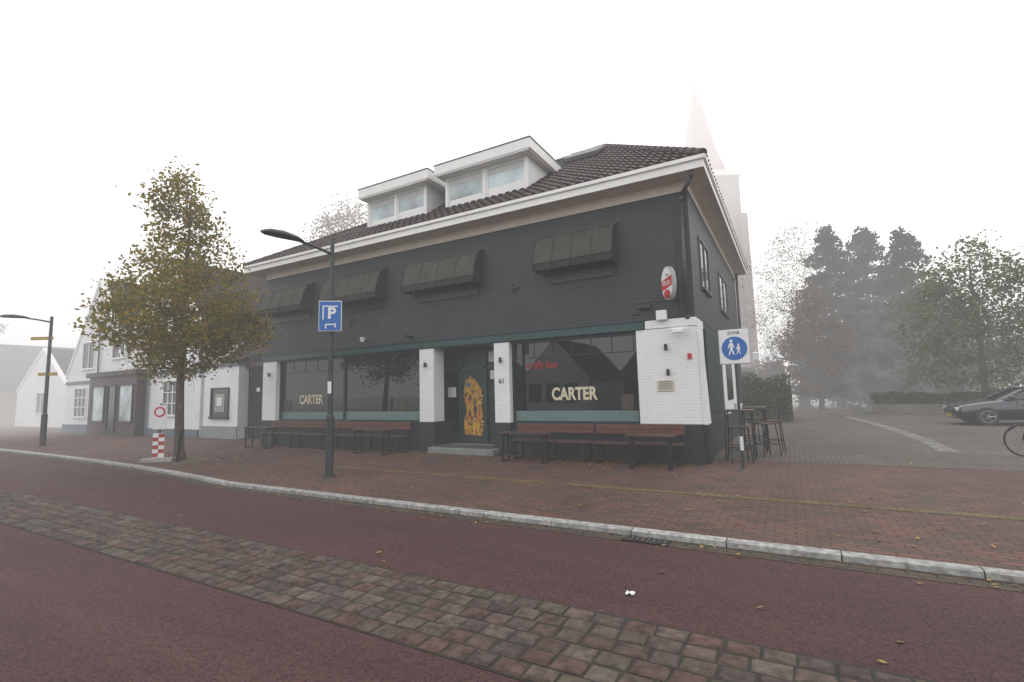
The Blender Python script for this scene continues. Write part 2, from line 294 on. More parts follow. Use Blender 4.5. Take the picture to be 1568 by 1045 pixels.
box('side_door_glass',-7.5,-6.9,.87,.885,.5,2.25,shopglass,B); box('side_light_glass',-5.34,-5.15,.87,.885,.5,2.25,shopglass,B)
boxes('posters',[(-5.8,-5.5,.885,.895,2.0,2.25),(-7.3,-7.0,.86,.868,1.5,1.8),(-5.85,-5.45,.885,.895,2.5,2.8)],signwhite,B)
box('door_step',-7.05,-4.95,-.42,.88,0,.17,doorst,B,.02)
box('entrance_mat',-6.9,-5.1,-.30,.3,.172,.182,M('mat_grey',(.06,.06,.06),.95,.3,30,.3),B)
text('house_number','61',.18,(-4.85,-.082,1.9),black,B)
mb=MB()
for x,z in((-14.5,2.45),(-7.36,2.45),(-4.85,2.45),(-.62,2.5),(-.6,1.95)):
    mb.tube((x,-.14,z-.07),(x,-.14,z+.07),.035,.035,10); mb.box(x-.015,x+.015,-.12,-.07,z-.02,z+.02)
mb.make('wall_lamps',black,B,0,False)
box('menu_plaque',-.85,-.5,-.10,-.072,1.55,1.78,M('plaque_beige',(.5,.47,.40),.5,.15,20,0),B)
boxes('menu_plaque_text',[(-.81,-.54,-.104,-.101,1.60+i*.045,1.62+i*.045) for i in range(4)],M('plaque_text',(.25,.22,.16),.6,.3,60,0),B)
box('red_notice',-.18,-.10,-.10,-.072,2.22,2.34,red,B)
box('white_alarm_box',-.78,-.55,-.2,-.09,3.10,3.32,white,B,.02)
box('camera_arm',-.5,-.1,-.3,-.24,2.85,2.9,white,B); box('camera_head',-.42,-.2,-.36,-.25,2.78,2.86,white,B,.01)
def awning(n,x0,x1,zt=5.5):
    pr=[(-.02,zt),(-.16,zt-.03),(-.27,zt-.12),(-.40,zt-.42),(-.48,zt-.70),(-.50,zt-.76)]
    nx=33; vs=[];fs=[]
    for i in range(nx):
        x=x0+(x1-x0)*i/(nx-1); s=.014*math.cos(i*2*math.pi/8)
        for (y,z) in pr: vs.append((x,y-s,z+random.uniform(-.005,.005)))
    m=len(pr)
    for i in range(nx-1):
        for j in range(m-1): fs.append((i*m+j,i*m+j+1,(i+1)*m+j+1,(i+1)*m+j))
    poly(n+'_hood',vs,fs,awnm,B,0,True)
    k=4; mb=MB()
    for i in range(k+1):
        x=x0+(x1-x0)*i/k
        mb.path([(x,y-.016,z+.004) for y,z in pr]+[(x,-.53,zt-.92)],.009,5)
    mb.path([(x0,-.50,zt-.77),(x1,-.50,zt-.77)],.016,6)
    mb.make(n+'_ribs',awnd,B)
    vs=[];fs=[]
    for i in range(33):
        x=x0+(x1-x0)*i/32; vs+=[(x,-.505,zt-.75),(x,-.51,zt-.93-.02*abs(math.sin(i*math.pi/4)))]
        if i: a=2*i-2; fs.append((a,a+1,a+3,a+2))
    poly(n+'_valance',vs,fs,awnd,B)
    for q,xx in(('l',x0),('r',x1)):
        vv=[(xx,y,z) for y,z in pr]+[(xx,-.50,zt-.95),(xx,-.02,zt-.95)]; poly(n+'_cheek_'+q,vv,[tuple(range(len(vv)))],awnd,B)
    box(n+'_shutter',x0+.2,x1-.12,-.05,.02,zt-1.2,zt-.3,black,B)
    box(n+'_rail',x0-.02,x1+.02,-.09,-.0,zt+.002,zt+.05,black,B)
awning('awning_a',-14.7,-12.35); awning('awning_b',-11.45,-8.95); awning('awning_c',-7.9,-5.4); awning('awning_d',-3.62,-1.62)
boxes('wall_fixtures',[(-4.55,-4.3,-.06,0,4.3,4.34),(-4.5,-4.46,-.05,0,4.22,4.44),(-8.3,-8.15,-.05,0,5.0,5.1),(-1.2,-.9,-.12,-.0,3.42,3.5),(-8.0,-7.9,-.3,0,3.28,3.34),(-10.6,-10.45,-.05,0,3.9,4.1),(-15,-14.93,-.3,.3,3.6,3.66),(-1.35,-1.2,-.05,0,3.3,3.34)],black,B)
mb=MB(); mb.tube((-9.85,-.16,3.36),(-9.85,-.05,3.40),.09,.04,12); mb.make('flood_lamp',signwhite,B)
mb=MB(); mb.path([(.2,-.5,6.2),(.18,-.45,6.05),(-.1,-.12,5.85),(-.13,-.09,5.7),(-.13,-.09,3.15),(-.13,-.12,3.1)],.045,10); mb.path([(.1,10.6,6.2),(.08,10.6,3)],.05,8)
mb.make('downpipe',M('pipe_grey',(.05,.055,.06),.45,.1,4,0),B,0,True)
boxes('cables',[(-.32,-.305,-.02,0,3.15,5.7),(-1.3,-.3,-.02,0,3.55,3.565)],black,B)
sf=M('side_frame_grey',(.10,.11,.12),.5,.1,3,0)
def swin(n,y0,y1,z0,z1):
    box(n+'_glass',.012,.02,y0,y1,z0,z1,winglass,B)
    boxes(n+'_frame',[(.012,.05,y0-.05,y0,z0-.05,z1+.05),(.012,.05,y1,y1+.05,z0-.05,z1+.05),(.012,.05,y0,y1,z1,z1+.05),(.012,.09,y0,y1,z0-.05,z0),(.02,.045,(y0+y1)/2-.03,(y0+y1)/2+.03,z0,z1)],sf,B)
swin('side_window_a',1.2,2.6,4.0,5.2); swin('side_window_b',4.9,6.9,3.95,5.1)
box('side_ground_white',.002,.03,4.2,8.4,.8,2.9,whiteBS,B); box('side_ground_base',.003,.04,.95,10.7,0,.8,plinth,B)
box('side_board',.002,.05,1.1,3.9,1.0,3.0,tealdk,B)
box('side_window_g',.03,.05,5.0,6.6,1.2,2.4,winglass,B)
# roof
tilem=island('roof_tile',[(.042,.030,.028),(.060,.043,.039),(.049,.038,.035)],.6,0,.2)
AP=Vector((-3.55,5.4,10.36))
def tiles(name,A,Bp,C,mat,par,pitch=.235,course=.33,sub=6):
    A=Vector(A);Bp=Vector(Bp);C=Vector(C); u=(Bp-A).normalized(); nn=u.cross(C-A).normalized()
    if nn.z<0: nn=-nn
    v=nn.cross(u); 
    if v.z<0: v=-v
    W=(Bp-A).length; cu=(C-A).dot(u); cv=(C-A).dot(v); mb=MB(); rows=int(cv/course)
    for r in range(rows):
        v0=r*course; v1=v0+course+.02; vm=v0+course*.5; a=cu*vm/cv; b=W-(W-cu)*vm/cv
        k0=int(a/pitch)+1; k1=int(b/pitch)
        for k in range(k0-1,k1+1):
            base=len(mb.v); jz=random.uniform(-.005,.005)
            for i in range(sub+1):
                t=i/sub; uu=min(max((k+t)*pitch,a-.03),b+.03)
                h=.026*math.cos(t*2*math.pi)+.015
                for (vv,l) in((v0,-.03),(v0,.038),(v1,.0)):
                    mb.v.append(A+u*uu+v*vv+nn*(h+l+jz+.02))
            for i in range(sub):
                q=base+i*3; mb.f+= [(q,q+3,q+4,q+1),(q+1,q+4,q+5,q+2)]
    return mb.make(name,mat,par)
E=[(-15.47,-.57,ge),(.46,-.57,ge),(.46,11,ge),(-15.47,11,ge)]
poly('roof_deck',[(x,y,z-.03) for x,y,z in E]+[AP],[(0,1,4),(1,2,4),(2,3,4),(3,0,4)],M('roof_underlay',(.03,.024,.022),.8,.1,4,0),B)
tiles('roof_tiles_front',E[0],E[1],AP,tilem,B); tiles('roof_tiles_side',E[1],E[2],AP,tilem,B)
mb=MB()
for c in (E[0],E[1],E[2]):
    c=Vector(c)+Vector((0,0,.05)); d=(AP+Vector((0,0,.05))-c); k=int(d.length/.38)
    for i in range(k): mb.tube(c+d*(i/k),c+d*((i+1.1)/k),.10,.085,8)
mb.make('hip_tiles',tilem,B)
sl=3.93/5.97
def onroof(x,y,dz=0): return (x,y,ge+(y+.57)*sl+dz)
vs=[onroof(-4.35,3.3,.1),onroof(-3.15,3.3,.1),onroof(-3.15,4.3,.1),onroof(-4.35,4.3,.1),onroof(-4.35,3.3,.26),onroof(-3.15,3.3,.26),onroof(-3.15,4.3,.26),onroof(-4.35,4.3,.26)]
poly('skylight',vs,BF,black,B,.02)
lead=M('lead_flashing',(.22,.23,.24),.6,.2,5,.1)
blind=M('blind',(.55,.57,.56),.7,.05,2,0)
def dormer(n,x0,x1,rx0,rx1):
    zb,zt=7.2,8.2
    poly(n+'_body',bverts(x0,x1,.66,4,6.9,zt),BF,white,B)
    box(n+'_roof',rx0,rx1,.28,3.4,zt+.03,8.54,white,B,.025); box(n+'_roof_edge',rx0-.02,rx1+.02,.26,3.5,8.542,8.562,lead,B)
    box(n+'_soffit',rx0+.05,rx1-.05,.3,3,zt,zt+.028,white,B)
    mx=(x0+x1)/2
    for q,(a,b) in enumerate(((x0+.08,mx-.05),(mx+.05,x1-.08))):
        box(n+'_glass_%d'%q,a,b,.63,.65,zb+.08,zt-.06,dormglass,B)
        boxes(n+'_sash_%d'%q,[(a,b,.61,.655,zb+.05,zb+.11),(a,b,.61,.655,zt-.08,zt-.0),(a,a+.05,.612,.655,zb+.11,zt-.08),(b-.05,b,.612,.655,zb+.11,zt-.08)],white,B)
        box(n+'_curtain_%d'%q,a+.06,b-.06,.620,.628,zb+.12,zb+.12+(.22 if q else .16),white,B)
        box(n+'_blind_%d'%q,a+.06,b-.06,.620,.628,zt-.26,zt-.09,blind,B)
    boxes(n+'_frame',[(x0-.01,x0+.08,.58,.66,zb-.05,zt),(x1-.08,x1+.01,.58,.66,zb-.05,zt),(mx-.05,mx+.05,.58,.66,zb,zt),(x0-.03,x1+.03,.54,.66,zb-.08,zb+.0)],white,B)
    box(n+'_apron',x0-.05,x1+.05,.52,.7,zb-.14,zb-.08,lead,B)
dormer('dormer_left',-10.4,-7.85,-10.55,-7.55); dormer('dormer_right',-7.09,-4.25,-7.3,-4.0)
e=empty('hanging_pub_sign'); mb=MB()
mb.path([(-.43,0,3.55),(-.43,-.6,3.55)],.015); mb.path([(-.43,0,4.15),(-.43,-.6,4.0)],.012); mb.make('bracket',black,e)
e2=empty('sign_plate',(-.43,-.42,3.85),-38); e2.parent=e
def disc2(name,r,y,mat,par,sx=1,th=.01,c=(0,0)):
    vs=[];nn=32
    for yy in (y,y+th):
        for i in range(nn):
            t=2*math.pi*i/nn; vs.append((c[0]+sx*r*math.cos(t),yy,c[1]+r*math.sin(t)))
    return poly(name,vs,[tuple(range(nn))]+[tuple(reversed(range(nn,2*nn)))]+[(i,nn+i,nn+(i+1)%nn,(i+1)%nn) for i in range(nn)],mat,par)
disc2('rim',.37,-.03,signgrey,e2,.50,.10); disc2('face',.345,-.036,signwhite,e2,.50,.005)
poly('band',[(-.165,-.045,-.16),(.165,-.045,-.06),(.165,-.045,.15),(-.165,-.045,.05)],[(0,1,2,3)],red,e2); disc2('red_lower',.10,-.046,red,e2,1,.004,(0,-.24))
text('pub_lettering','BEER',.13,(0,-.05,-.005),signwhite,e2,.002,0,.85)
# ------------------------------------------------------------------ benches
def bench(name,x0,x1,y0,y1,zs,back=False,nleg=2):
    e=empty(name)
    w=(y1-y0-.02)/3
    boxes('seat',[(x0,x1,y0+i*(w+.01),y0+i*(w+.01)+w,zs-.035,zs) for i in range(3)],seatm,e,.004)
    mb=MB()
    for i in range(nleg):
        x=x0+.12+(x1-x0-.24)*i/(nleg-1)
        mb.box(x-.02,x+.02,y0+.01,y0+.05,0,zs-.036); mb.box(x-.02,x+.02,y1-.05,y1-.01,0,zs-.036); mb.box(x-.02,x+.02,y0+.05,y1-.05,zs-.08,zs-.036); mb.box(x-.021,x+.021,y0+.05,y1-.05,.0,.03)
        if back: mb.box(x-.018,x+.018,y1,y1+.035,.0,.84)
    mb.make('legs',black,e)
    if back: boxes('backrest',[(x0,x1,y1-.035,y1-.002,.62,.72),(x0,x1,y1-.035,y1-.002,.73,.83)],backm,e,.004)
bench('wooden_bench',-4.3,-2.3,-.66,-.24,.46,True,3); bench('wooden_bench',-2.25,-.3,-.66,-.24,.46,True,3)
bench('wooden_bench',-14.1,-11.0,-.66,-.24,.46,True,3); bench('wooden_bench',-10.9,-7.8,-.66,-.24,.46,True,3)
bench('narrow_terrace_table',-4.35,-3.1,-1.15,-.85,.68); bench('narrow_terrace_table',-1.35,-.35,-1.15,-.85,.68)
bench('narrow_terrace_table',-14.3,-13.0,-1.15,-.85,.68); bench('narrow_terrace_table',-9.2,-7.9,-1.15,-.85,.68)
# ------------------------------------------------------------------ street lamps
def lamp(name,x,y,h,arm,zarm,r=.07):
    e=empty(name,(x,y,0)); mb=MB()
    mb.path([(0,0,0),(0,0,1.2),(0,0,1.25),(0,0,h)],[r*1.15,r*1.15,r*.8,r*.6],14)
    mb.path([(0,0,zarm),(0,-arm*.25,zarm+.05),(0,-arm*.5,zarm+.08)],[.035,.03,.03],10)
    mb.tube((0,0,0),(0,0,.03),r*1.8,r*1.8,14); mb.make('pole',galv,e,0,False)
    st=[(-.45*arm,.04,.04,.08),(-.55*arm,.10,.07,.09),(-.75*arm,.15,.10,.08),(-.92*arm,.13,.08,.06),(-1.0*arm,.05,.03,.05)]
    vs=[];fs=[];k=12
    for (yy,w,hh,zz) in st:
        for i in range(k):
            t=2*math.pi*i/k; s=math.sin(t); vs.append((w*math.cos(t),yy,zarm+zz+(hh*s if s>0 else hh*.45*s)))
    for a in range(len(st)-1):
        for i in range(k): fs.append((a*k+i,a*k+(i+1)%k,(a+1)*k+(i+1)%k,(a+1)*k+i))
    fs+= [tuple(range(k)),tuple(reversed(range((len(st)-1)*k,len(st)*k)))]
    poly('luminaire',vs,fs,galv,e,0,True)
    return e
e=lamp('street_lamp',-6.569,-4.107,4.97,1.6,4.62)
s=empty('parking_sign',(-6.5,-4.19,3.27),38)
box('plate',-.23,.23,-.02,.0,-.32,.32,signwhite,s,.01); box('blue',-.215,.215,-.024,-.0205,-.305,.305,blue,s)
text('letter_p','P',.32,(.03,-.028,.05),signwhite,s,.002,0,1,.012)
mb=MB(); mb.box(-.15,-.125,-.03,-.025,-.08,.19); mb.box(-.15,.15,-.03,-.025,.19,.215); mb.box(-.1,.12,-.03,-.025,-.19,-.165); mb.box(-.1,-.07,-.03,-.025,-.26,-.165); mb.box(.09,.12,-.03,-.025,-.24,-.15)
mb.make('roof_and_arrow',signwhite,s)
box('stickers',-.035,.035,-.0,.02,-1.6,-1.35,signwhite,s)
e=lamp('street_lamp',-23.76,-3.31,5.08,1.5,4.85,.085)
e=empty('direction_signs',(-23.76,-3.31,0),30); boxes('arms',[(-.75,.1,-.03,.03,4.15,4.27),(-.35,.35,-.03,.03,2.72,2.84)],M('sign_yellow',(.38,.26,.02),.5,.1,3,0),e)
e=empty('pedestrian_zone_sign',(.77,-.334,0),-3); mb=MB(); mb.path([(0,.03,0),(0,.03,2.76)],.028,12); mb.make('post',galv,e)
mb=MB(); mb.path([(0,.03,.35),(0,.03,.62)],.033,12); mb.make('reflector_band',signwhite,e)
box('panel',-.28,.28,-.02,.0,2.06,2.75,signwhite,e,.015); box('panel_rim',-.29,.29,-.012,.004,2.05,2.76,signgrey,e)
e3=empty('disc',(0,-.02,2.37)); e3.parent=e
disc2('blue_disc',.235,-.012,blue,e3)
def person(n,cx,s_):
    disc2(n+'_head',.03*s_,-.018,signwhite,e3,1,.004,(cx,.15*s_-.02*(1-s_)*5))
    z0=.11*s_-.1*(1-s_)
    vs=[(-.035,.0),(.03,.0),(.04,-.05),(.06,-.10),(.045,-.105),(.022,-.07),(.022,-.13),(.055,-.24),(.03,-.245),(-.002,-.15),(-.04,-.245),(-.065,-.24),(-.025,-.13),(-.03,-.06),(-.055,-.11),(-.07,-.10)]
    poly(n+'_body',[(cx+a*s_,-.0185,z0+b*s_) for a,b in vs],[tuple(range(len(vs)))],signwhite,e3)
person('adult',-.05,1.0); person('child',.08,.68)
text('zone_text','ZONE',.085,(0,-.026,2.68),black,e,.001)
# ------------------------------------------------------------------ marker by tree
e=empty('roadwork_marker',(-13.0,-4.25,0),40)
box('foot',-.38,.38,-.13,.17,0,.11,conc,e,.02); mb=MB(); mb.path([(0,.03,.1),(0,.03,1.55)],.022); mb.make('post',galv,e)
box('board',-.14,.14,-.02,.0,.12,.76,signwhite,e)
mb=MB()
for i in range(3):
    z=.14+i*.205
    for (a,b,zz) in((-.14,0,z),(0,.14,z+.1)): mb.box(a,b,-.026,-.021,zz,zz+.1)
mb.make('stripes',M('faded_red',(.36,.035,.03),.6,.3,6,0),e)
box('sign_panel',-.17,.17,-.02,.0,.86,1.50,signwhite,e,.01)
e3=empty('ring',(0,-.02,1.32)); e3.parent=e; disc2('ring_red',.135,-.01,red,e3); disc2('ring_white',.095,-.014,signwhite,e3)
e=empty('tree_guard_post',(-12.55,-4.0,0)); mb=MB(); mb.path([(0,0,0),(.12,.0,.78)],.04); mb.make('post',black,e); box('cap',.07,.17,-.05,.05,.76,.81,black,e)
poly('tree_pit',[(-13.9,-4.4,.004),(-11.9,-4.4,.004),(-11.9,-3.2,.004),(-13.9,-3.2,.004)],[(0,1,2,3)],M('tree_pit_soil',(.11,.095,.065),.95,.35,5,.6,30))
# ------------------------------------------------------------------ bar tables
def btable(name,x,y,h=1.08,w=.62):
    e=empty(name,(x,y,0)); box('top',-w/2,w/2,-w/2,w/2,h-.035,h,M('table_top_wood',(.07,.045,.035),.5,.3,5,.1),e,.005)
    mb=MB()
    for a in(-1,1):
        for b in(-1,1): mb.tube((a*w*.48,b*w*.48,0),(a*w*.42,b*w*.42,h-.035),.016,.016,6)
    mb.path([(-w*.46,-w*.46,.25),(w*.46,-w*.46,.25),(w*.46,w*.46,.25),(-w*.46,w*.46,.25),(-w*.46,-w*.46,.25)],.012,6); mb.make('frame',black,e)
def stool(name,x,y,h=.76):
    e=empty(name,(x,y,0),random.uniform(0,40)); box('seat',-.19,.19,-.19,.19,h-.03,h,seatm,e,.01); mb=MB()
    for a in(-1,1):
        for b in(-1,1): mb.tube((a*.21,b*.21,0),(a*.15,b*.15,h-.03),.013,.013,6)
    mb.path([(-.19,-.19,.28),(.19,-.19,.28),(.19,.19,.28),(-.19,.19,.28),(-.19,-.19,.28)],.01,6)
    mb.path([(-.17,.17,h),(-.19,.2,h+.3),(.19,.2,h+.3),(.17,.17,h)],.012,6); mb.make('frame',black,e)
btable('bar_table',.62,1.3); stool('bar_stool',.65,.55); stool('bar_stool',1.12,1.7); btable('bar_table',.8,2.9); stool('bar_stool',1.25,2.6); stool('bar_stool',.75,3.7)
mb=MB(); mb.tube((.62,1.3,1.082),(.62,1.3,1.22),.07,.09,14); mb.make('table_planter',signwhite)
# ------------------------------------------------------------------ trees
bark=M('tree_bark',(.10,.085,.065),.9,.35,6,.6,30,bd=.02)
barkd=M('tree_bark_dark',(.05,.042,.035),.9,.3,6,.6,30,bd=.02)
def tree(name,base,h_trunk,prof,ncl,nleaf,lsz,mat,barkm,r0=.12,spread=.28,seed=1,lean=(0,0),leaf_prob=lambda z:1,squash=.8,twig=4,ttop=.88,lw=1):
    random.seed(seed); e=empty(name,base); zt=prof[-1][0]; z0=prof[0][0]
    def env(z):
        for i in range(len(prof)-1):
            a,b=prof[i],prof[i+1]
            if a[0]<=z<=b[0]:
                t=(z-a[0])/(b[0]-a[0]); return a[1]+(b[1]-a[1])*t,a[2]+(b[2]-a[2])*t
        return .1,0
    nodes=[]; k=12
    for i in range(k+1):
        z=zt*ttop*i/k; p=Vector((lean[0]*z+.05*math.sin(z*1.3+seed),lean[1]*z+.05*math.cos(z*1.1),z)); r=r0*(1-.85*i/k)
        nodes.append((p,r)); 
    wood=MB(); wood.tube(nodes[0][0]-Vector((0,0,.05)),nodes[0][0]+Vector((0,0,.25)),r0*1.5,r0*1.05,10)
    for i in range(k): wood.tube(nodes[i][0],nodes[i+1][0],nodes[i][1],nodes[i+1][1],10,False)
    att=[n_ for n_ in nodes if n_[0].z>h_trunk*.85]
    cl=[]
    while len(cl)<ncl:
        z=z0+(zt-z0)*random.random(); R,xo=env(z)
        if random.random()>(R/max(p[1] for p in prof))**1.3+.1: continue
        t=random.random()*6.28; q=math.sqrt(random.uniform(.05,1))*R*random.uniform(.75,1.12)
        cl.append(Vector((q*math.cos(t)+xo,q*math.sin(t)*squash,z)))
    cl.sort(key=lambda c:(Vector((c.x,c.y,0)).length)+.15*c.z)
    lv=MB()
    for c in cl:
        best=min(att,key=lambda n_:(n_[0]-c).length+max(0,n_[0].z-c.z+.25)*1.5-n_[1]*3)
        p,r=best; rr=min(r*.75,(.012+.02*(c-p).length)*lw); d=c-p
        pts=[p]; m=4
        for i in range(1,m+1):
            t=i/m; pts.append(p+d*t+Vector((random.gauss(0,.05),random.gauss(0,.05),.12*d.length*math.sin(t*math.pi)*.6))*(1 if i<m else .3))
        rs=[rr*(1-.7*i/m) for i in range(m+1)]
        wood.path(pts,rs,6)
        for i in range(1,m+1): att.append((pts[i],rs[i]))
        for _ in range(twig):
            tw=c+Vector((random.gauss(0,spread),random.gauss(0,spread),random.gauss(0,spread)))*1.0; wood.tube(pts[-1],tw,rs[-1]*.8,.003*lw,4,False)
        nl=int(nleaf*leaf_prob(c.z/zt)*random.uniform(.4,1.5))
        for _ in range(nl): lv.leaf(c+Vector((random.gauss(0,spread),random.gauss(0,spread),random.gauss(0,spread*.75))),lsz)
    wood.make('trunk_and_limbs',barkm,e,0,True)
    if lv.f: lv.make('foliage',mat,e)
    return e
leafA=island('autumn_leaves',[(.11,.13,.03),(.20,.19,.04),(.30,.23,.05),(.34,.21,.05),(.15,.16,.035),(.24,.22,.05)],.6,.5)
tree('street_tree',(-12.93,-3.80,0),2.5,[(2.3,.7,-.2),(2.9,1.8,0),(3.5,2.5,.05),(4.3,2.3,-.1),(5.2,1.85,-.2),(6.0,1.5,-.2),(6.8,1.0,-.35),(7.6,.7,-.5),(8.25,.15,-.6)],230,80,.066,leafA,bark,.13,.23,4,leaf_prob=lambda t:1.15 if t<.62 else .68)
leafG=island('green_leaves',[(.085,.12,.05),(.13,.165,.07),(.18,.18,.08),(.11,.13,.05)],.6,.45)
leafR=island('copper_leaves',[(.12,.07,.05),(.15,.095,.06),(.10,.07,.05)],.6,.4)
leafY=island('sparse_tan_leaves',[(.10,.085,.055),(.13,.105,.06),(.08,.07,.05)],.6,.4)
leafD=island('dark_leaves',[(.03,.043,.022),(.043,.06,.027),(.06,.068,.03)],.6,.3)
tree('bare_tree',(2.5,27.5,0),2.6,[(3.4,2.2,0),(5.5,3.4,-.3),(8,3.5,-.4),(10.3,2.7,0),(12,1.5,.3),(12.8,.4,.4)],300,16,.075,leafY,barkd,.36,.42,5,twig=9,ttop=.55,lw=2.6,leaf_prob=lambda t:1.6 if t<.5 else .8)
tree('copper_tree',(3.3,25,0),1.2,[(.9,1.5,0),(2.6,2.1,0),(4.6,2.0,0),(6.6,1.1,0),(7.6,.3,0)],130,75,.10,leafR,barkd,.16,.36,6)
tree('green_tree',(10.2,22,0),2.2,[(1.4,2.4,0),(3.5,3.3,0),(5.5,3.1,0),(7.2,2.2,0),(8.6,.5,0)],180,70,.11,leafG,barkd,.18,.38,8)
tree('green_tree',(14.6,20,0),2.0,[(1.4,2.6,0),(3.5,3.3,0),(5.5,3.2,0),(7.6,2.2,0),(8.9,.4,0)],160,70,.11,leafG,barkd,.18,.40,9)
tree('green_tree',(9.6,28,0),1.6,[(.8,3.0,0),(3,3.6,0),(5,3.2,0),(6.8,1.2,0)],130,80,.15,leafD,barkd,.16,.45,19)
tree('distant_tree',(-26.5,14,0),6,[(6,1.6,0),(9,2.6,0),(12.5,2.9,0),(15,2.0,0),(16.3,.5,0)],150,46,.13,leafR,barkd,.28,.45,13)
tree('distant_tree',(-78,4,0),3,[(2,4,0),(6,6.5,0),(12,6,0),(15,1,0)],90,36,.32,leafY,barkd,.3,.8,12)
tree('distant_tree',(-22,12.5,0),4,[(3,1.5,0),(5,2.2,0),(8,2.2,0),(11,.5,0)],110,6,.10,leafY,barkd,.22,.42,15,twig=7,lw=1.5)
needle=island('conifer_needles',[(.014,.027,.020),(.022,.038,.028),(.032,.050,.036)],.7,.2)
def conifer(name,x,y,h,R,seed):
    random.seed(seed); e=empty(name,(x,y,0)); w=MB(); l=MB(); w.tube((0,0,0),(0,0,h),.28,.03,8)
    z=.8
    while z<h-.1:
        t=(z/h); nb=random.randint(3,4)
        for b in range(nb):
            L=R*(1-t)**.72*random.uniform(.7,1.25)+.15; a=random.random()*6.28; d=Vector((math.cos(a),math.sin(a),0)); pz=Vector((0,0,z+random.uniform(-.2,.2)))
            dr=random.uniform(-.30,.12)
            end=pz+d*L+Vector((0,0,L*dr)); w.tube(pz,end,.035,.006,4,False)
            side=Vector((-d.y,d.x,0)); m=int(10+L*34)
            for i in range(m):
                q=random.uniform(.1,1.04)**.75; wd=.42*(1.1-abs(q-.5)); c=pz+(end-pz)*q+side*random.gauss(0,wd*.6)+Vector((0,0,random.gauss(0,.09)-.10*abs(random.gauss(0,1))))
                l.leaf(c,.14)
        z+=.17
    w.make('trunk',barkd,e); l.make('needles',needle,e)
conifer('conifer_tree',4.5,27.6,12.3,3.5,1); conifer('conifer_tree',6.6,28.4,12.1,3.7,2); conifer('conifer_tree',8.4,27.0,11.2,3.5,3)
def hedge(name,x0,x1,y0,y1,h,n,sz,mat,seed=1,rough=.3):
    random.seed(seed); e=empty(name); l=MB(); w=MB()
    bumps=[(random.uniform(x0,x1),random.uniform(y0,y1),random.uniform(.6,1.2)) for _ in range(max(3,int((x1-x0+y1-y0)*1.0)))]
    def top(x,y):
        v=0
        for bx,by,bh in bumps: v=max(v,bh*math.exp(-((x-bx)**2+(y-by)**2)/(2*max(.5,h*.5)**2)))
        return h*((1-rough)+rough*v)
    for _ in range(n):
        x=random.uniform(x0,x1);y=random.uniform(y0,y1); H=top(x,y); l.leaf(Vector((x,y,H*random.random()**.6)),sz)
    for _ in range(int(n/120)):
        x=random.uniform(x0,x1);y=random.uniform(y0,y1); w.tube((x,y,0),(x+random.gauss(0,.2),y+random.gauss(0,.2),top(x,y)*.9),.03,.01,4,False)
    w.make('stems',barkd,e); l.make('leaves',mat,e)
hg=island('hedge_leaves',[(.03,.052,.018),(.05,.08,.027),(.07,.10,.035)],.6,.3)
hedge('hedge',5.4,12.5,20.5,21.5,1.15,9000,.06,hg,1,.2)
hedge('shrub_mass',3.4,24,30,34,4.2,15000,.17,leafD,2,.6)
hedge('shrub',-.6,1.7,13.2,17.5,2.2,9500,.055,hg,3,.6)
hedge('shrub_mass',-2,1.4,27,33,3.4,6000,.14,leafR,4,.7)
box('low_garden_wall',5.3,12.6,20.15,20.4,0,.5,brick('garden_wall_brick',(.2,.17,.15),(.15,.13,.11),(.12,.12,.11)),None,.02)
poly('lawn',[(5.0,20.42,.008),(30,20.42,.008),(30,60,.008),(4.2,60,.008)],[(0,1,2,3)],terr)
for (x,y) in((-.1,24),(.35,30)):
    e=empty('park_lantern',(x,y,0)); mb=MB(); mb.path([(0,0,0),(0,0,3.3)],.05); mb.make('pole',signgrey,e); mb=MB(); mb.tube((0,0,3.3),(0,0,3.7),.14,.2,12); mb.tube((0,0,3.7),(0,0,3.82),.24,.03,12); mb.make('head',signwhite,e)
# ------------------------------------------------------------------ church tower
e=empty('church_tower',(-4.35,37.2,0),28)
chb=brick('church_brick',(.19,.115,.09),(.16,.10,.08),(.15,.13,.11),stain=.2)
w=2.5
box('tower',-w,w,-w,w,0,20.6,chb,e)
boxes('buttresses',[(a*w-.35,a*w+.35,b*w-.35,b*w+.35,0,17) for a in(-1,1) for b in(-1,1)],chb,e)
box('cornice',-w-.25,w+.25,-w-.25,w+.25,20.6,21.1,M('church_stone',(.55,.53,.5),.7,.1,2,.1),e)
poly('spire',[(-1.9,-1.9,21.1),(1.9,-1.9,21.1),(1.9,1.9,21.1),(-1.9,1.9,21.1),(-1.15,-1.15,24),(1.15,-1.15,24),(1.15,1.15,24),(-1.15,1.15,24),(0,0,31.6)],[(0,1,5,4),(1,2,6,5),(2,3,7,6),(3,0,4,7),(4,5,8),(5,6,8),(6,7,8),(7,4,8)],M('spire_slate_red',(.25,.14,.12),.6,.15,2,.1),e)
boxes('belfry_openings',[(-.7,.7,-w-.02,-w+.1,15.5,18.6)],black,e); boxes('belfry_side',[(w-.1,w+.02,-.7,.7,15.5,18.6)],black,e)
box('nave',-3.8,3.8,2.6,26,0,9.5,chb,e)
poly('nave_roof',[(-4,2.6,9.5),(4,2.6,9.5),(0,2.6,15),(-4,26,9.5),(4,26,9.5),(0,26,15)],[(0,1,2),(5,4,3),(1,4,5,2),(0,2,5,3)],M('nave_slate',(.12,.1,.1),.6,.2,2,.1),e)
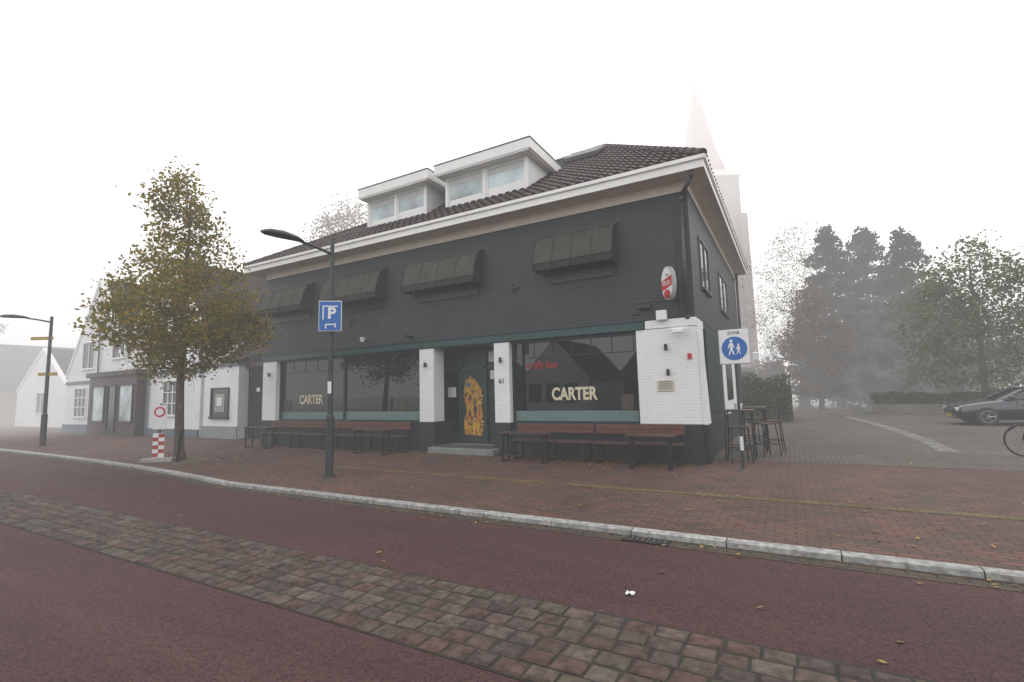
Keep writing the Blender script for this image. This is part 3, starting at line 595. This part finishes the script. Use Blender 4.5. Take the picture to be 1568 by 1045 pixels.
# ------------------------------------------------------------------ left buildings
render=M('white_render',(.72,.73,.74),.7,.08,.8,.1,30)
tarr=M('grey_band_paint',(.10,.13,.16),.6,.15,2,0)
rt2=brick('dark_roof_tiles',(.04,.031,.029),(.055,.04,.036),(.018,.014,.013),axes='YZ',bw=.25,bh=.22,ms=.02,bump=1,stain=.3,spec=.1)
rtf=brick('red_roof_tiles',(.085,.045,.037),(.06,.037,.033),(.022,.016,.015),axes='XZ',bw=.22,bh=.2,ms=.02,bump=1,stain=.3,spec=.1)
def win(n,x0,x1,z0,z1,y,par,fm=white,rows=1,cols=2,g=winglass):
    box(n+'_glass',x0,x1,y-.012,y-.004,z0,z1,g,par); t=.06
    L=[(x0-t,x0,y-.06,y-.002,z0-t,z1+t),(x1,x1+t,y-.06,y-.002,z0-t,z1+t),(x0,x1,y-.06,y-.002,z1,z1+t),(x0-.1,x1+.1,y-.1,y-.002,z0-t-.03,z0)]
    for i in range(1,cols): m_=x0+(x1-x0)*i/cols; L.append((m_-.025,m_+.025,y-.05,y-.013,z0,z1))
    for i in range(1,rows): m_=z0+(z1-z0)*i/rows; L.append((x0,x1,y-.045,y-.014,m_-.02,m_+.02))
    boxes(n+'_frame',L,fm,par)
W1=empty('white_gabled_house')
def gable(n,x0,x1,y0,y1,ze,za,par,mat,rm):
    xm=(x0+x1)/2
    poly(n+'_walls',[(x0,y0,0),(x1,y0,0),(x1,y0,ze),(xm,y0,za),(x0,y0,ze),(x0,y1,0),(x1,y1,0),(x1,y1,ze),(xm,y1,za),(x0,y1,ze)],[(0,1,2,3,4),(9,8,7,6,5),(1,6,7,2),(5,0,4,9)],mat,par)
    o=.18; s_=(za-ze)/(xm-x0)
    for q,(a,b) in(('l',(x0,-1)),('r',(x1,1))):
        ex=a+b*o; ez=ze-o*s_
        poly(n+'_roof_'+q,[(ex,y0+.25,ez+.08),(xm,y0+.25,za+.1),(xm,y1,za+.1),(ex,y1,ez+.08),(ex,y0+.25,ez-.0),(xm,y0+.25,za+.02),(xm,y1,za+.02),(ex,y1,ez)],[(0,1,2,3),(4,7,6,5),(0,4,5,1),(3,2,6,7),(0,3,7,4)],rm,par)
        poly(n+'_verge_'+q,[(a+b*.05,y0-.05,ze-.05),(xm,y0-.05,za+.12),(xm,y0-.05,za-.12),(a+b*.05,y0-.05,ze-.3),(a+b*.05,y0+.25,ze-.05),(xm,y0+.25,za+.12),(xm,y0+.25,za-.12),(a+b*.05,y0+.25,ze-.3)],[(0,1,2,3),(7,6,5,4),(0,4,5,1),(3,2,6,7)],white,par)
gable('gable_a',-34.4,-27.4,.8,11,3.3,8.3,W1,render,rt2)
gable('gable_b',-27.2,-20.6,.8,11,4.6,8.4,W1,render,rt2)
boxes('string_course',[(-34.42,-30.4,.74,.80,2.65,2.82),(-24.9,-20.58,.74,.80,2.85,3.02),(-34.42,-30.4,.72,.8,0,.45),(-24.9,-20.58,.72,.8,0,.35)],tarr,W1)
boxes('side_course',[(-20.6,-20.54,.8,5,2.85,3.02)],tarr,W1)
win('win_a',-33.1,-31.7,.9,2.4,.8,W1,white,3,3); win('win_b',-32.4,-31.0,3.5,4.9,.8,W1,white,1,2); win('win_c',-28.9,-27.6,3.9,5.3,.8,W1,white,1,2); win('win_d',-23.6,-22.4,1.0,2.5,.8,W1,white,3,3); win('win_e',-23.6,-22.5,3.5,4.6,.8,W1,white,1,2)
dkw=M('shopfront_brown_wood',(.05,.033,.03),.5,.2,4,.1)
box('shopfront',-30.2,-25.2,.35,.79,0,2.9,dkw,W1); box('shopfront_cornice',-30.35,-25.05,.22,.79,2.9,3.15,dkw,W1,.02)
win('shop_a',-29.7,-28.4,.7,2.4,.35,W1,dkw,1,1,dormglass); win('shop_c',-26.8,-25.5,.7,2.4,.35,W1,dkw,1,1,dormglass); win('shop_door',-28.0,-27.2,.3,2.4,.35,W1,dkw,1,1)
mb=MB(); mb.path([(-30.3,.7,0),(-30.3,.7,5.5)],.05); mb.path([(-24.95,.7,0),(-24.95,.7,5)],.05); mb.make('pipes',tarr,W1)
boxes('chimney',[(-31.6,-30.9,5,5.7,7,9.1),(-24.2,-23.4,6,6.8,8,9.6)],brick('chimney_brick',(.3,.2,.17),(.25,.17,.14),(.2,.18,.16)),W1)
A2=empty('white_annex'); box('walls',-20.52,-18.0,.9,5.5,0,3.0,render,A2); box('roof_edge',-20.56,-17.95,.82,5.6,3.0,3.12,tarr,A2); boxes('base',[(-20.54,-17.98,.86,.9,0,.5)],M('grey_base',(.25,.26,.27),.8,.1,3,0),A2)
win('win',-19.85,-18.65,.9,2.05,.9,A2,black,1,1); box('shutter_panel',-19.6,-18.9,.87,.884,1.1,1.85,M('shutter_grey',(.3,.3,.28),.6,.1,3,0),A2); boxes('paper',[(-19.45,-19.1,.862,.868,1.35,1.7)],signwhite,A2)
SH=empty('tiled_barn'); bw_=M('black_tarred_boards',(.018,.017,.017),.7,.3,3,.2)
box('walls',-17.94,-15.25,1.3,8,0,3.5,bw_,SH)
boxes('boards',[(-17.9+i*.18,-17.87+i*.18,1.28,1.3,0,3.4) for i in range(15)],M('board_batten',(.03,.028,.027),.7,.2,3,0),SH)
box('fascia',-18,-15.2,1.2,1.28,2.9,3.1,dkw,SH)
poly('roof',[(-20.6,1.6,3.25),(-15.1,1.1,3.45),(-15.1,5.5,6.9),(-20.6,5.5,6.9),(-20.6,9.5,3.4),(-15.1,9.5,3.4)],[(0,1,2,3),(3,2,5,4),(0,3,4),(1,5,2)],rtf,SH)
boxes('roof_window',[(-17.2,-16.0,2.0,2.9,3.6,5.0)],dkw,SH); win('dormer_w',-17.05,-16.15,3.95,4.75,2.0,SH,white,1,2,dormglass)
boxes('signs',[(-17.3,-17.1,1.24,1.27,1.9,2.05),(-16.3,-16.1,1.24,1.27,1.5,1.7)],signwhite,SH)
H3=empty('brick_house'); hb=brick('house_brick',(.22,.13,.1),(.18,.11,.09),(.18,.16,.14)); gable('body',-24,-16.5,14,24,5.2,8.6,H3,hb,rt2)
boxes('chimney',[(-17.9,-17.2,13.9,14.8,6,8.6),(-23,-22.2,16,17,7,9.8)],hb,H3); win('w1',-18.8,-17.8,4.2,5.2,14,H3)
H4=empty('brick_house'); gable('body',-66,-54,-1,10,3,7,H4,hb,rt2)
H5=empty('white_house'); gable('body',-50,-41,3,13,2.8,5.6,H5,render,rt2); win('w1',-46,-44.5,1,2.4,3,H5)
for i,(x0,x1,ze,hh) in enumerate(((-27,-20,2.6,5.8),(-16.5,-11,2.6,5.6),(-8.5,-3,3.0,6.0),(6,13,5,8.5))):
    o=empty('opposite_house'); gable('body',x0,x1,-32,-22.5,ze,hh,o,[hb,render][i%2],rt2)
    for j in range(3):
        a=x0+.5+j*(x1-x0-1.0)/3
        box('window_%d'%j,a,a+1.1,-22.5,-22.46,.8,2.2,winglass,o)
tree('opposite_street_tree',(1.5,-17.5,0),2.6,[(2.4,1,0),(4,2.4,0),(6,2.2,0),(8,.6,0)],60,14,.08,leafA,bark,.14,.35,21)
# ------------------------------------------------------------------ parked cars
def car(name,loc,rz,col):
    e=empty(name,loc,rz); paint=M(name+'_paint',col,.22,.03,2,0,spec=.7); paint.node_tree.nodes['Principled BSDF'].inputs['Coat Weight'].default_value=.6
    st=[(-2.15,.32,.48,.60,.62),(-2.05,.22,.50,.70,.80),(-1.6,.2,.55,.80,.88),(-.9,.2,.6,.90,.90),(0,.2,.62,.93,.90),(1.0,.2,.64,.97,.90),(1.7,.22,.62,.98,.87),(2.05,.28,.6,.92,.80),(2.15,.38,.55,.8,.66)]
    vs=[];fs=[];k=10
    for x,zl,zm,zt,hw in st:
        ring=[(-hw*.9,zl),(-hw,zm*.7),(-hw,zm),(-hw*.97,zt-.06),(-hw*.82,zt),(hw*.82,zt),(hw*.97,zt-.06),(hw,zm),(hw,zm*.7),(hw*.9,zl)]
        vs+=[(x,a,b) for a,b in ring]
    for i in range(len(st)-1):
        for j in range(k): fs.append((i*k+j,i*k+(j+1)%k,(i+1)*k+(j+1)%k,(i+1)*k+j))
    fs+=[tuple(range(k)),tuple(reversed(range((len(st)-1)*k,len(st)*k)))]
    poly('body',vs,fs,paint,e,.03,True)
    gl=[(-.85,.90,.90,.78),(-.15,.92,1.30,.62),(.5,.93,1.34,.62),(1.1,.95,1.25,.62),(1.75,.96,.98,.72)]
    vs=[];fs=[]
    for x,zb,zt,hw in gl: vs+=[(x,-.8,zb),(x,-hw,zt),(x,hw,zt),(x,.8,zb)]
    for i in range(len(gl)-1):
        for j in range(3): fs.append((i*4+j,i*4+j+1,(i+1)*4+j+1,(i+1)*4+j))
    poly('greenhouse',vs,fs,winglass,e,0,True)
    vs=[(-.2,-.6,1.312),(-.2,.6,1.312),(.5,.6,1.352),(.5,-.6,1.352),(1.12,.6,1.262),(1.12,-.6,1.262)]
    poly('roof_panel',vs,[(0,3,2,1),(3,5,4,2)],paint,e,0,True)
    mb=MB()
    for sg in(-1,1):
        mb.path([(-.85,sg*.79,.91),(-.15,sg*.63,1.305),(.5,sg*.63,1.345),(1.1,sg*.63,1.255),(1.75,sg*.73,.98)],.022,6); mb.tube((.45,sg*.80,.93),(.42,sg*.63,1.34),.02,.02,6)
    mb.make('pillars',paint,e)
    mb=MB(); 
    for x in(-1.35,1.3):
        for s_ in(-1,1): mb.tube((x,s_*.72,.32),(x,s_*.92,.32),.32,.32,24)
    mb.make('tyres',black,e); mb=MB()
    for x in(-1.35,1.3):
        for s_ in(-1,1):
            mb.tube((x,s_*.925,.32),(x,s_*.932,.32),.06,.06,12); mb.torus((x,s_*.925,.32),.205,.014,24,6)
            for i in range(5):
                t=i*2*math.pi/5; mb.tube((x,s_*.926,.32),(x+.2*math.cos(t),s_*.926,.32+.2*math.sin(t)),.022,.016,5)
    mb.make('rims',M('alloy',(.35,.35,.36),.3,.1,4,0,metal=.8),e)
    boxes('headlights',[(-2.14,-1.98,-.72,-.45,.52,.64),(-2.14,-1.98,.45,.72,.52,.64)],signwhite,e,.02); boxes('tail_lights',[(2.02,2.14,-.74,-.45,.66,.8),(2.02,2.14,.45,.74,.66,.8)],red,e,.02)
    boxes('grille',[(-2.17,-2.12,-.4,.4,.40,.54)],black,e)
    boxes('mirrors',[(-.75,-.6,-1.02,-.88,.92,1.04),(-.75,-.6,.88,1.02,.92,1.04)],paint,e,.03); box('plate',-2.19,-2.14,-.26,.26,.30,.40,M('plate_yellow',(.40,.29,.03),.5,.05,3,0),e)
    boxes('trim_lines',[(-.2,1.0,-.912,-.9,.33,.36),(-.55,-.54,-.905,-.89,.3,.9),(.62,.63,-.905,-.89,.3,.9)],black,e)
car('parked_car',(9.0,13.4,0),3,(.012,.017,.03)); car('parked_car',(12.6,17.5,0),5,(.10,.11,.12))
e=empty('bicycle',(6.35,3.35,0),15); mb=MB()
for x in(-.53,.53): mb.torus((x,0,.34),.32,.018)
mb.make('tyres',black,e,0,True); mb=MB()
mb.path([(-.53,0,.34),(-.38,0,.85),(-.33,0,1.02)],.014); mb.path([(-.38,0,.82),(.12,0,.32),(.53,0,.34),(.22,0,.82),(-.38,0,.82)],.016); mb.path([(.12,0,.32),(.24,0,.95)],.014)
mb.path([(-.22,-.3,1.05),(-.35,-.2,1.06),(-.35,.2,1.06),(-.22,.3,1.05)],.013); mb.path([(-.8,0,.5),(-.53,0,.70),(-.3,0,.62)],.012)
for x in(-.53,.53):
    for i in range(12):
        t=i*math.pi/6; mb.tube((x,0,.34),(x+.31*math.cos(t),0,.34+.31*math.sin(t)),.002,.002,3)
mb.make('frame',black,e); box('saddle',.12,.38,-.07,.07,.95,1.0,black,e,.02)
# ------------------------------------------------------------------ leaves & litter
random.seed(5); mb=MB()
def fl(x,y,z):
    a=random.random()*6.28; s_=random.uniform(.02,.042); c=Vector((x,y,z+random.uniform(.008,.02))); u=Vector((math.cos(a),math.sin(a),random.uniform(-.3,.3)))*s_; v=Vector((-math.sin(a),math.cos(a),random.uniform(-.3,.3)))*s_*.6
    k=len(mb.v); mb.v+=[c-u,c+v,c+u,c-v]; mb.f.append((k,k+1,k+2,k+3))
for _ in range(1500): fl(random.uniform(-14.5,-.3),-abs(random.gauss(0,.4))-.05,0)
for _ in range(500): fl(random.gauss(-12.9,1.6),random.gauss(-3.4,1.0),0)
for _ in range(240):
    x=random.uniform(-14,6); fl(x,random.uniform(-5.1,-.5),.004)
for _ in range(140):
    x=random.uniform(-20,6); fl(x,K(x)-abs(random.gauss(0,.12))-.02,RZ)
for _ in range(40): fl(random.uniform(-12,5),random.uniform(-8.6,-5.7),RZ)
for _ in range(150): fl(random.uniform(1,9),random.uniform(0,14),.004)
mb.make('fallen_leaves',island('dry_leaves',[(.22,.11,.03),(.27,.17,.04),(.14,.06,.03),(.19,.13,.07),(.32,.21,.05)],.7))
random.seed(3); c=Vector((.44,-7.0,RZ+.014)); vs=[]; fs=[]
for i in range(5):
    for j in range(5): vs.append(c+Vector(((i-2)*.018,(j-2)*.014,random.uniform(-.008,.012))))
for i in range(4):
    for j in range(4): fs.append((i*5+j,(i+1)*5+j,(i+1)*5+j+1,i*5+j+1))
poly('paper_litter',vs,fs,signwhite)
# ------------------------------------------------------------------ glowing fog, sky, sun
def glow_fog(name,foot,z0,z1,sig,Lr):  # absorbing volume; its added even emission stands in for scattered daylight
    n_=len(foot); vs=[(x,y,z0) for x,y in foot]+[(x,y,z1) for x,y in foot]
    fs=[tuple(reversed(range(n_))),tuple(range(n_,2*n_))]+[(i,(i+1)%n_,n_+(i+1)%n_,n_+i) for i in range(n_)]
    m=D.materials.new(name); m.use_nodes=True; nt=m.node_tree; nt.nodes.clear(); L=nt.links.new
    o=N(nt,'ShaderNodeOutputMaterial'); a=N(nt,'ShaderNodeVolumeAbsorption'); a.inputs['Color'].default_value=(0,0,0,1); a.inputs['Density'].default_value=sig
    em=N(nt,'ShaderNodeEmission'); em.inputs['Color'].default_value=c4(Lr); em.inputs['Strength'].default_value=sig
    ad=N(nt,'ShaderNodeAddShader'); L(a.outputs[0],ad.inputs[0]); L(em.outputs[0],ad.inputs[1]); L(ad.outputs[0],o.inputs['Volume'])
    try: m.cycles.homogeneous_volume=True; m.cycles.emission_sampling='NONE'
    except Exception: pass
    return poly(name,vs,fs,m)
glow_fog('glow_fog',[(-27.95,-60),(150,-60),(150,20.95),(-27.95,20.95)],-1,11.4,.0038,(.93,.925,.92))
glow_fog('glow_fog_bank',[(-150,-60),(-28,-60),(-28,21),(150,21),(150,150),(-150,150)],-.9,11.4,.024,(.90,.888,.878))
glow_fog('high_glow_fog',[(-150,-60),(150,-60),(150,150),(-150,150)],11.5,50,.027,(1.38,1.37,1.35))  # upper layer glows brighter than the lower fog, added to light the scene
w=D.worlds.new('World'); S.world=w; w.use_nodes=True; nt=w.node_tree; nt.nodes.clear(); L=nt.links.new
sk=N(nt,'ShaderNodeTexSky',sky_type='NISHITA'); sk.sun_disc=False; sk.sun_elevation=math.radians(28); sk.sun_rotation=math.radians(20); sk.dust_density=6; sk.air_density=1.5
b1=N(nt,'ShaderNodeBackground'); b1.inputs['Strength'].default_value=.06; L(sk.outputs[0],b1.inputs['Color'])
b2=N(nt,'ShaderNodeBackground'); b2.inputs['Color'].default_value=(.97,.98,1,1); b2.inputs['Strength'].default_value=1.6
ad=N(nt,'ShaderNodeAddShader'); L(b1.outputs[0],ad.inputs[0]); L(b2.outputs[0],ad.inputs[1]); o=N(nt,'ShaderNodeOutputWorld'); L(ad.outputs[0],o.inputs['Surface'])
ld=D.lights.new('sun','SUN'); ld.energy=1.4; ld.angle=math.radians(30); ld.color=(1,.94,.86); so=D.objects.new('sun',ld); COL.objects.link(so)
az=math.radians(20); el=math.radians(28); dirs=Vector((math.sin(az)*math.cos(el),math.cos(az)*math.cos(el),math.sin(el))); so.rotation_euler=dirs.to_track_quat('Z','Y').to_euler()
S.view_settings.view_transform='Standard'; S.view_settings.look='None'; S.view_settings.exposure=0
